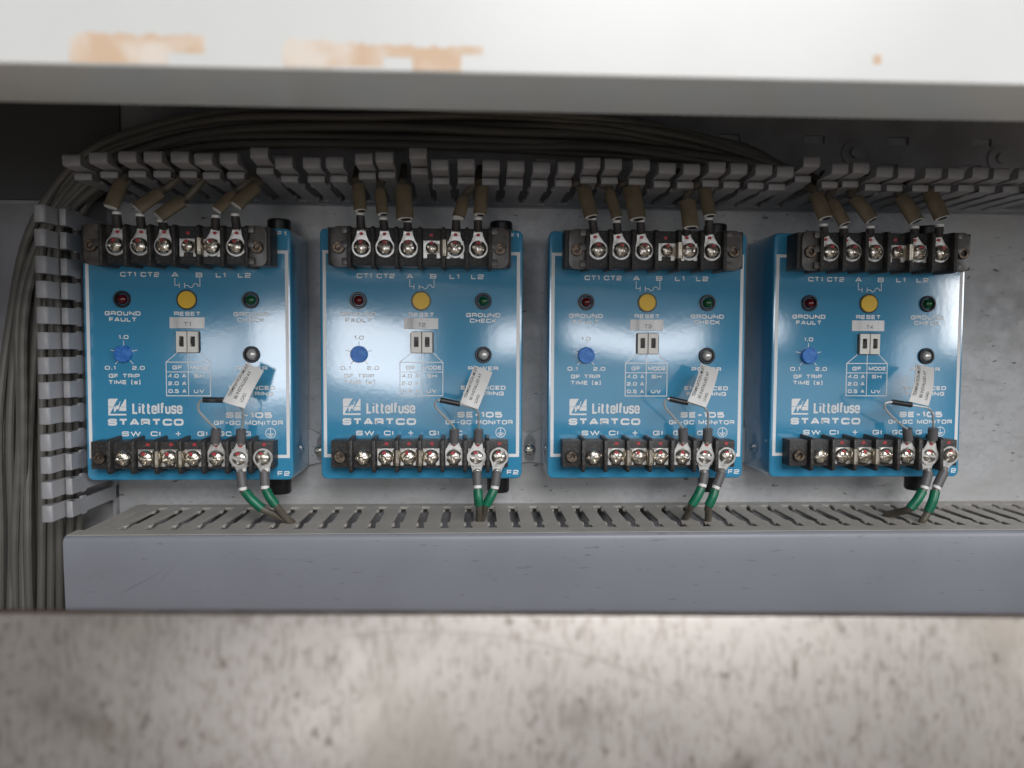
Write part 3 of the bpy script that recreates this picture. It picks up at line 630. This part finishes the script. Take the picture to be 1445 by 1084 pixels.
LEADS = [
    (0, (-163.9, -17.0, 127.0), (-164.5, -21.5, 129.0), (-161.0, -17.0, 141.4), 7.2),
    (0, (-153.3, -17.0, 126.2), (-152.7, -21.5, 128.3), (-144.3, -17.0, 136.7), 7),
    (0, (-143.6, -17.0, 123.7), (-143.2, -21.5, 124.9), (-134.6, -17.0, 132.9), 7),
    (0, (-119.0, -17.0, 126.0), (-117.0, -21.5, 128.2), (-111.0, -17.0, 136.3), 6),
    (0, (-110.1, -17.0, 126.9), (-108.2, -21.5, 130.5), (-100.9, -17.0, 140.0), 7),
    (1, (-52.5, -17.0, 128.1), (-51.8, -21.5, 129.0), (-53.2, -17.0, 141.2), 6),
    (1, (-41.8, -17.0, 126.0), (-41.6, -21.5, 127.5), (-43.2, -17.0, 139.1), 5.5),
    (1, (-30.6, -17.0, 125.1), (-31.3, -21.5, 125.4), (-32.5, -17.0, 140.8), 8),
    (1, (-7.7, -17.0, 126.4), (-6.6, -21.5, 126.3), (-4.0, -17.0, 135.7), 6),
    (1, (2.5, -17.0, 126.5), (3.3, -21.5, 127.8), (4.5, -17.0, 140.9), 6.2),
    (2, (56.6, -17.0, 127.2), (55.6, -21.5, 127.6), (52.4, -17.0, 141.6), 7),
    (2, (68.3, -17.0, 126.0), (67.7, -21.5, 127.0), (64.8, -17.0, 140.1), 5.5),
    (2, (79.7, -17.0, 126.5), (77.5, -21.5, 126.8), (75.2, -17.0, 141.9), 8.5),
    (2, (102.1, -17.0, 123.8), (102.9, -21.5, 123.1), (102.2, -17.0, 135.8), 8),
    (2, (112.7, -17.0, 127.9), (111.8, -21.5, 128.8), (110.4, -17.0, 141.6), 6.5),
    (3, (168.7, -17.0, 125.6), (167.5, -21.5, 128.3), (164.5, -17.0, 140.1), 7.5),
    (3, (178.3, -17.0, 124.7), (177.0, -21.5, 125.7), (172.3, -17.0, 137.0), 6.5),
    (3, (191.7, -17.0, 124.9), (190.0, -21.5, 127.8), (183.7, -17.0, 138.6), 7.5),
    (3, (213.8, -17.0, 125.1), (211.9, -21.5, 127.5), (206.6, -17.0, 139.3), 8),
    (3, (226.2, -17.0, 126.1), (224.4, -21.5, 129.1), (220.4, -17.0, 142.2), 8),
]
TERM = ['CT1', 'CT2', 'A', 'L1', 'L2']; TX = [22.5, 33.55, 44.6, 66.7, 77.75]
for i, (u, st, tb_, tt_, wd) in enumerate(LEADS):
    k = i % 5; cx = UX[u]+TX[k]; cz = UZ[u]+113.0; V = Vector
    root = empty('lead_wire', (cx, -13, cz), f'brown sleeved lead wire on terminal {TERM[k]} of the T{u+1} monitor', 'lead wire', 'lead wires from the upper duct')
    P_ = Part(root, (cx, -13, cz)); st, tb_, tt_ = V(st), V(tb_), V(tt_)
    d = V((st.x-cx, 0, st.z-cz)).normalized()
    m = MB(); ring_terminal(m, cx, cz, -13.15, d.x, d.z); q = V((cx, 0, cz))+d*7.6
    m.tube([(q.x, -14.2, q.z), (q.x+d.x*2.6, -14.3, q.z+d.z*2.6)], 1.9, 10); rt = P_.put(m, 'ring_terminal', TIN, bevel=.15, bseg=1)
    mk = link('paint_mark', MARKS[i % 3], rt, (d.x*6.4, -1.0, d.z*6.4))
    a = V((cx, -14.3, cz))+V((d.x, 0, d.z))*8.8; m = MB()
    m.tube([a, (a+st)/2+V((0, -.3, 0)), st], lambda t: 2.15-.25*t, 12); P_.put(m, 'heat_shrink', SHRINK)
    ax = (tt_-tb_).normalized(); wdir = V((1, 0, 0))-ax*ax.x
    m = MB(); m.tube([st-V((0, 0, .7)), st+V((0, 0, .5))], 2.05, 12); P_.put(m, 'white_ferrule', WHITEPL)
    mid = (tb_+tt_)/2+V((0, -.4, 0)); m = MB()
    m.tube([tb_, mid, tt_], 1, 14, flat=(wd, wd*.62, wdir), cap=True); mt = P_.put(m, 'marker_tube', MARKER)
    m = MB(); m.tube([tb_-ax*.25, tb_+ax*.1], 1, 14, flat=(wd*.86, wd*.5, wdir), cap=True); P_.put(m, 'tube_lining', WHITEPL, mt)
    m = MB(); m.tube([tb_-ax*.4+V((.5, .3, 0)), tb_+ax*.1+V((.5, .3, 0))], 1, 12, flat=(wd*.62, wd*.34, wdir), cap=True); P_.put(m, 'tube_bore', BLACKGL, mt)
    drift = tt_+ax*4+V((0, 3, 0)); nx = min(UXS, key=lambda x: abs((x+5.8)-(tt_.x+ax.x*7)))+5.8
    m = MB(); m.tube([tb_+ax*2, tt_, tt_+ax*3.0+V((0, .8, 0)), V((nx, -13, 144.5)), V((nx+ax.x*4, -4, 149)), V((nx+ax.x*14, 8, 156))], 1.75, 10); P_.put(m, 'wire', LEAD)

# ================================================================== green banded wires on the lower terminals
EARTHS = [
    (0, (-110.6, -12.0, 5.2), (-109.4, -13.0, -2.5), (-100.2, -14.0, -11.6), (-88.1, -6.0, -20.0)),
    (0, (-99.5, -12.0, 5.2), (-99.0, -13.0, -1.8), (-93.8, -14.0, -9.9), (-88.4, -7.5, -20.0)),
    (1, (2.4, -12.0, 4.9), (2.7, -13.0, -1.9), (3.4, -14.0, -10.3), (3.8, -5.2, -20.0)),
    (1, (12.0, -12.0, 4.9), (11.0, -13.0, -2.2), (6.9, -14.0, -10.3), (4.9, -5.2, -20.0)),
    (2, (114.4, -12.0, 3.9), (113.1, -13.0, -1.6), (107.7, -14.0, -10.8), (107.2, -4.6, -20.0)),
    (2, (122.8, -12.0, 4.6), (119.8, -13.0, -2.6), (116.1, -14.0, -11.2), (117.8, -8.0, -20.0)),
    (3, (227.7, -12.0, 4.3), (225.2, -13.0, -3.0), (217.7, -14.0, -13.1), (213.7, 0.8, -20.0)),
    (3, (235.7, -12.0, 5.0), (231.4, -13.0, -3.0), (227.1, -14.0, -14.6), (224.2, -13.7, -20.0)),
]
for i, (u, a, b, c, e) in enumerate(EARTHS):
    k = i % 2; cx = UX[u]+(77.1 if k == 0 else 88.1); cz = UZ[u]+12.7; V = Vector
    root = empty('earth_wire', (cx, -9.5, cz), f'green banded grey wire on the {("G terminal" if k == 0 else "earth symbol terminal")} of the T{u+1} monitor', 'earth wire', 'green banded earth wires')
    P_ = Part(root, (cx, -9.5, cz)); a, b, c, e = map(V, (a, b, c, e)); d = V((a.x-cx, 0, a.z-cz)).normalized()
    m = MB(); ring_terminal(m, cx, cz, -9.75, d.x, d.z, L=8.2); q = V((cx, 0, cz))+d*7.0
    m.tube([(q.x, -10.8, q.z), a], 2.0, 10); P_.put(m, 'ring_terminal', TIN, bevel=.15, bseg=1)
    dab = (b-a).normalized(); m = MB(); m.tube([a-dab*.6, (a+b)/2, b-dab*1.2], 2.3, 12); P_.put(m, 'heat_shrink', SHRINKG)
    pts = [a, b, (b+c)/2+V((0, -.6, -.2)), c, (c+e)/2+V((0, -.2, .1 if u else 0)), e, e+V((0, 3, -7)), e+V((1, 8, -16))]
    m = MB(); m.tube(pts, 1.75, 10); P_.put(m, 'wire', LEAD)
    m = MB(); m.tube([b-dab*1.3, b+dab*.3], 2.0, 12); P_.put(m, 'white_ferrule', WHITEPL)
    m = MB(); m.tube([b+(c-b)*.12, (b+c)/2+V((0, -.6, -.2)), c], 2.25, 12); P_.put(m, 'green_band', GREEN)

# ================================================================== termination jumpers with paper tags
JUMPERS = [
    ([ (-122.6, -11.5, 20.3), (-121.8, -12.5, 26.5), (-122.0, -13.5, 27.2), (-124.4, -17.0, 31.1), (-126.9, -20.0, 35.6), (-126.7, -21.5, 38.8), (-125.6, -22.0, 40.5), (-123.8, -22.5, 41.2), (-115.3, -22.5, 41.1), (-111.3, -22.0, 39.9), (-108.2, -21.0, 38.1), (-107.0, -19.0, 35.4), (-108.1, -16.0, 31.4), (-109.4, -13.5, 27.1), (-110.1, -12.5, 26.3), (-110.6, -11.5, 20.3) ],
     [ (-106.5, -15.0, 58.4), (-98.6, -14.0, 54.5), (-105.0, -23.5, 37.4), (-114.8, -24.0, 40.5) ]),
    ([ (-8.7, -11.5, 20.1), (-8.6, -12.5, 26.4), (-8.8, -13.5, 27.5), (-12.1, -17.0, 31.9), (-16.4, -20.0, 36.8), (-17.6, -21.5, 39.1), (-16.7, -22.0, 40.7), (-14.7, -22.5, 41.3), (-5.9, -22.5, 39.5), (-1.6, -22.0, 38.2), (1.7, -21.0, 36.8), (3.0, -19.0, 34.5), (3.1, -16.0, 31.2), (3.1, -13.5, 27.2), (3.0, -12.5, 26.3), (2.9, -11.5, 20.4) ],
     [ (0.9, -15.0, 57.5), (9.7, -14.0, 54.1), (2.8, -23.5, 37.1), (-5.6, -24.0, 40.1) ]),
    ([ (103.7, -11.5, 20.8), (103.1, -12.5, 26.7), (102.2, -13.5, 27.8), (97.6, -17.0, 32.5), (92.7, -20.0, 37.3), (91.5, -21.5, 40.1), (92.4, -22.0, 41.6), (93.9, -22.5, 42.0), (102.3, -22.5, 40.2), (106.4, -22.0, 39.5), (110.5, -21.0, 38.2), (113.3, -19.0, 35.4), (114.5, -16.0, 31.3), (115.3, -13.5, 27.6), (115.5, -12.5, 26.7), (115.7, -11.5, 20.7) ],
     [ (110.8, -15.0, 58.7), (119.9, -14.0, 55.6), (111.1, -23.5, 38.0), (102.0, -24.0, 41.0) ]),
    ([ (217.1, -11.5, 21.1), (215.9, -12.5, 26.8), (213.5, -13.5, 27.8), (206.4, -17.0, 32.3), (200.6, -20.0, 36.7), (199.1, -21.5, 39.1), (199.9, -22.0, 40.4), (202.7, -22.5, 40.7), (211.5, -22.5, 39.4), (216.7, -22.0, 38.6), (221.2, -21.0, 37.6), (224.3, -19.0, 35.1), (226.8, -16.0, 31.3), (228.7, -13.5, 27.6), (229.1, -12.5, 26.9), (229.5, -11.5, 21.1) ],
     [ (217.8, -15.0, 59.1), (227.6, -14.0, 56.8), (219.7, -23.5, 38.9), (209.6, -24.0, 41.2) ]),
]
for u, (pts, tagq) in enumerate(JUMPERS):
    V = Vector; pts = [V(p) for p in pts]; ox = (UX[u]+71.6, -10, UZ[u]+20)
    root = empty('termination_jumper', ox, f'bare wire loop with black resistor and paper tag on the T{u+1} monitor', 'termination jumper', 'termination jumpers with paper tags')
    P_ = Part(root, ox)
    m = MB(); m.tube(pts[1:15], .52, 8, sub=5); P_.put(m, 'bare_wire', WIRE)
    m = MB(); dd = (pts[8]-pts[7]).normalized(); m.tube([pts[7]-dd*.3, pts[8]+dd*.3], 1.3, 12); P_.put(m, 'resistor', RESIST)
    for end, (s0, s1) in enumerate(((pts[0], pts[1]), (pts[15], pts[14]))):
        m = MB(); m.tube([s0, (s0+s1)/2, s1], 2.35, 12); P_.put(m, 'heat_shrink', SHRINKG)
        cx = UX[u]+(66.1 if end == 0 else 77.1); cz = UZ[u]+12.7; m = MB()
        if end == 0:
            m.prism([(cx-4.2, cz-2), (cx+4.2, cz-2), (cx+4.2, cz+3.0), (s0.x+1.9, cz+8), (s0.x-1.9, cz+8), (cx-4.2, cz+3.0)], 'y', -10.45, -9.75)
        else: ring_terminal(m, cx, cz, -10.6, s0.x-cx, s0.z-cz, L=8)
        m.tube([(s0.x, -10.9, cz+6.8), s0+V((0, 0, .5))], 1.9, 10); rt = P_.put(m, 'ring_terminal', TIN, bevel=.12, bseg=1)
        link('paint_mark', MARKS[end], rt, (cx-ox[0]+(s0.x-cx)*.7, -11.43-ox[1] if end else -10.48-ox[1], cz+5.9-ox[2]))
    TL, TR, BR, BL = [V(p) for p in tagq]
    def surf(s_, t_):                                # s: across, from the starting edge; t: along
        p = (BL*(1-s_)+BR*s_)*(1-t_)+(TL*(1-s_)+TR*s_)*t_
        return p+V((0, -1.6*math.sin(PI*t_)-.7*math.sin(PI*s_), 0))
    n = 8; nrm = (TL-BL).cross(BR-BL).normalized()
    if nrm.y > 0: nrm = -nrm
    vs = []; fs = []
    for off in (0, -.22):
        for j in range(n+1):
            for i in range(n+1): vs.append(surf(i/n, j/n)+nrm*off)
    W = n+1; N = W*W
    for j in range(n):
        for i in range(n):
            q = j*W+i; fs.append((q, q+1, q+W+1, q+W)); fs.append((N+q, N+q+W, N+q+W+1, N+q+1))
    ring_ = [i for i in range(n)]+[i*W+n for i in range(n)]+[n*W+n-i for i in range(n)]+[(n-i)*W for i in range(n)]
    for a, b in zip(ring_, ring_[1:]+ring_[:1]): fs.append((a, b, N+b, N+a))
    m = MB(); m.add(vs, fs); tg = P_.put(m, 'paper_tag', PAPER)
    o_ = V(ox)
    for text, t0, t1, s0, s1 in (('TERMINATION MUST', .16, .97, .22, .07), ('BE INSTALLED AT', .16, .86, .52, .37), ('LOAD.', .13, .36, .82, .67)):
        font_mesh(text, 0, 1, 0, 1, 0, 'tag_lettering', DARKTEXT, tg, bold=.004, M=lambda p, q: surf(s0+(s1-s0)*q, t0+(t1-t0)*p)+nrm*.07-o_)

# ================================================================== cables in the ducts
CABLES = [
     [(-235.9, 4.8, -90.7), (-234.1, 5.2, -30.0), (-234.4, 7.2, 26.3), (-228.2, 10.4, 82.5), (-216.3, 5.8, 120.3), (-197.7, 6.2, 150.3), (-173.0, 4.8, 167.2), (-123.1, 11.4, 181.6), (-50.5, 10.5, 183.9), (11.4, 5.5, 182.7), (63.4, 9.0, 181.7), (103.4, 10.8, 176.6), (136.8, 4.7, 166.3), (160.7, 9.4, 158.1), (174.0, 5.4, 149.2)] ,
     [(-230.9, 4.7, -90.8), (-231.5, 10.9, -31.4), (-228.3, 6.4, 26.4), (-223.9, 8.6, 82.4), (-215.8, 10.8, 121.0), (-195.3, 7.3, 149.5), (-171.2, 7.4, 165.2), (-121.5, 6.4, 177.4), (-49.7, 4.3, 178.9), (11.5, 9.0, 182.2), (63.3, 8.3, 178.6), (102.4, 6.7, 173.5), (137.1, 5.6, 164.5), (159.2, 5.6, 157.2), (174.4, 6.2, 149.0)] ,
     [(-230.7, 10.0, -93.0), (-228.9, 8.5, -30.8), (-222.3, 4.8, 26.6), (-222.6, 5.8, 82.3), (-212.4, 8.9, 120.8), (-192.0, 6.6, 148.9), (-168.2, 7.7, 164.6), (-122.5, 9.6, 175.7), (-50.7, 11.6, 177.5), (11.6, 11.7, 178.0), (63.0, 6.3, 175.7), (103.4, 10.2, 170.6), (139.2, 11.5, 165.7), (161.2, 10.5, 157.3), (174.1, 5.5, 149.7)] ,
     [(-223.5, 5.1, -91.0), (-226.7, 11.7, -31.7), (-220.7, 4.1, 26.7), (-219.2, 5.4, 82.3), (-208.4, 6.9, 120.5), (-188.2, 4.8, 147.4), (-165.1, 7.4, 160.9), (-121.0, 4.5, 171.0), (-49.9, 5.3, 174.5), (11.4, 5.2, 173.0), (63.3, 7.9, 173.2), (103.8, 12.0, 170.3), (138.1, 8.2, 163.8), (159.9, 7.3, 155.7), (175.1, 7.8, 148.5)] ,
     [(-221.7, 7.3, -92.0), (-221.9, 7.4, -30.6), (-221.4, 11.1, 25.9), (-214.2, 8.0, 82.5), (-208.1, 6.0, 120.4), (-185.7, 5.7, 146.6), (-163.5, 11.0, 161.8), (-121.0, 4.4, 168.3), (-50.3, 8.5, 170.0), (11.5, 7.2, 169.5), (63.6, 9.2, 168.5), (103.4, 10.0, 165.8), (136.9, 4.7, 160.3), (161.4, 11.0, 157.4), (176.7, 11.4, 149.4)] ,
     [(-218.5, 9.3, -92.8), (-215.9, 9.1, -31.1), (-213.9, 8.2, 26.2), (-212.6, 9.5, 82.5), (-207.2, 11.4, 121.2), (-182.3, 4.6, 143.6), (-160.7, 11.7, 158.5), (-121.0, 4.4, 164.2), (-49.9, 5.0, 165.9), (11.5, 9.3, 166.8), (63.0, 5.3, 166.6), (103.1, 8.6, 163.3), (139.3, 11.4, 159.5), (158.6, 4.0, 155.3), (173.5, 4.1, 147.8)] ,
     [(-238.0, 15.9, -95.3), (-240.2, 21.3, -34.0), (-236.5, 19.4, 25.1), (-230.3, 16.6, 82.7), (-221.9, 17.6, 121.9), (-203.9, 21.2, 152.1), (-178.0, 19.2, 169.3), (-124.3, 15.3, 181.7), (-51.7, 18.9, 185.4), (11.7, 19.9, 185.1), (64.8, 17.9, 183.2), (105.6, 19.2, 177.5), (142.7, 21.7, 172.0), (163.3, 15.7, 158.8), (179.7, 18.0, 151.7)] ,
     [(-235.3, 17.5, -96.0), (-237.3, 18.9, -33.4), (-230.3, 15.8, 25.4), (-232.2, 20.0, 82.9), (-218.9, 19.1, 122.2), (-201.2, 21.9, 152.2), (-173.2, 15.5, 165.9), (-124.8, 16.6, 177.0), (-52.0, 21.7, 183.5), (11.8, 21.4, 183.2), (65.5, 22.0, 181.3), (104.9, 16.2, 175.5), (141.3, 17.7, 167.9), (166.0, 22.2, 160.5), (178.3, 15.0, 150.7)] ,
     [(-234.4, 19.4, -96.8), (-233.5, 20.7, -33.9), (-228.5, 15.6, 25.5), (-229.4, 21.8, 83.0), (-219.3, 21.1, 122.4), (-197.2, 20.0, 149.4), (-172.0, 19.9, 165.5), (-126.6, 22.3, 177.0), (-52.1, 22.3, 179.9), (11.8, 21.9, 180.3), (65.2, 19.9, 176.1), (104.9, 16.1, 172.2), (141.4, 17.9, 165.5), (163.5, 16.1, 158.2), (178.8, 16.2, 152.5)] ,
     [(-226.6, 16.4, -95.7), (-226.2, 18.0, -33.3), (-225.7, 17.8, 25.2), (-221.1, 15.7, 82.7), (-216.9, 22.5, 122.7), (-194.3, 20.2, 150.3), (-167.7, 17.4, 164.0), (-124.4, 15.2, 172.9), (-52.1, 21.6, 175.1), (11.8, 21.5, 175.4), (64.7, 16.3, 171.7), (105.7, 19.0, 169.9), (143.1, 22.5, 165.3), (166.2, 22.7, 159.0), (180.6, 20.2, 153.3)] ,
     [(-225.7, 21.0, -97.6), (-225.6, 21.7, -34.2), (-225.8, 22.4, 24.7), (-220.9, 19.8, 82.9), (-210.9, 20.6, 122.5), (-189.6, 16.8, 148.2), (-165.7, 20.0, 162.9), (-126.7, 22.2, 169.3), (-51.6, 18.2, 172.2), (11.7, 17.3, 170.9), (64.5, 15.1, 169.7), (105.8, 19.3, 168.4), (142.2, 19.9, 162.6), (166.2, 22.6, 159.4), (178.9, 16.2, 151.1)] ,
     [(-225.3, 22.8, -98.4), (-220.5, 22.4, -34.4), (-218.0, 17.5, 25.3), (-217.4, 17.1, 82.8), (-211.8, 22.4, 122.7), (-188.7, 21.2, 146.5), (-161.2, 16.9, 160.9), (-126.8, 22.6, 168.2), (-52.1, 21.3, 170.2), (11.8, 19.4, 168.4), (64.9, 17.1, 165.8), (105.1, 16.3, 164.1), (140.6, 15.3, 161.2), (163.5, 16.0, 157.5), (181.8, 22.9, 154.0)] ,
]
ORD = ['first', 'second', 'third', 'fourth', 'fifth', 'sixth']
for i, pts in enumerate(CABLES):
    layer, k = divmod(i, 6); org = pts[0]; m = MB()
    m.tube(pts, 1.95 if k % 3 else 2.15, 10, sub=5, uv=True); m.v = [(a-org[0], b-org[1], c-org[2]) for a, b, c in m.v]
    o = m.build('cable', CABLE, None, org)
    tag(o, (f'grey cable curving through the duct corner, {ORD[k]} from the outside of the front layer' if layer == 0 else f'grey cable half hidden behind the front bundle, {ORD[k]} from the outside of the rear layer'), 'cable', 'grey cables bundled in the open ducts')
DROPS = [[(-214.6, 11.9, -83.0), (-211.7, 10.3, -24.2), (-211.7, 12.5, 25.8), (-208.8, 10.2, 79.1), (-208.0, 9.9, 124.4)], [(-207.9, 8.5, -81.7), (-204.7, 4.5, -22.9), (-204.8, 7.8, 26.3), (-202.9, 4.7, 78.9), (-201.2, 5.6, 123.9)], [(-204.5, 9.8, -82.3), (-200.6, 6.3, -23.3), (-200.6, 7.2, 26.3), (-202.2, 11.8, 79.2), (-201.6, 12.6, 124.9)], [(-197.6, 4.6, -80.3), (-198.7, 11.2, -24.5), (-197.0, 8.5, 26.2), (-196.3, 10.2, 79.2), (-196.2, 11.3, 124.8)]]
for i, pts in enumerate(DROPS):
    org = pts[0]; m = MB(); m.tube([(p[0], p[1], p[2]) for p in pts]+[(pts[-1][0]+14, pts[-1][1]+4, 146), (pts[-1][0]+40, 22, 154)], 1.9, 10, sub=5, uv=True); m.v = [(a-org[0], b-org[1], c-org[2]) for a, b, c in m.v]
    o = m.build('cable', CABLE, None, org)
    tag(o, f'grey cable seen through the gaps of the upright duct fingers, {ORD[i]} from the outside', 'cable', 'grey cables bundled in the open ducts')
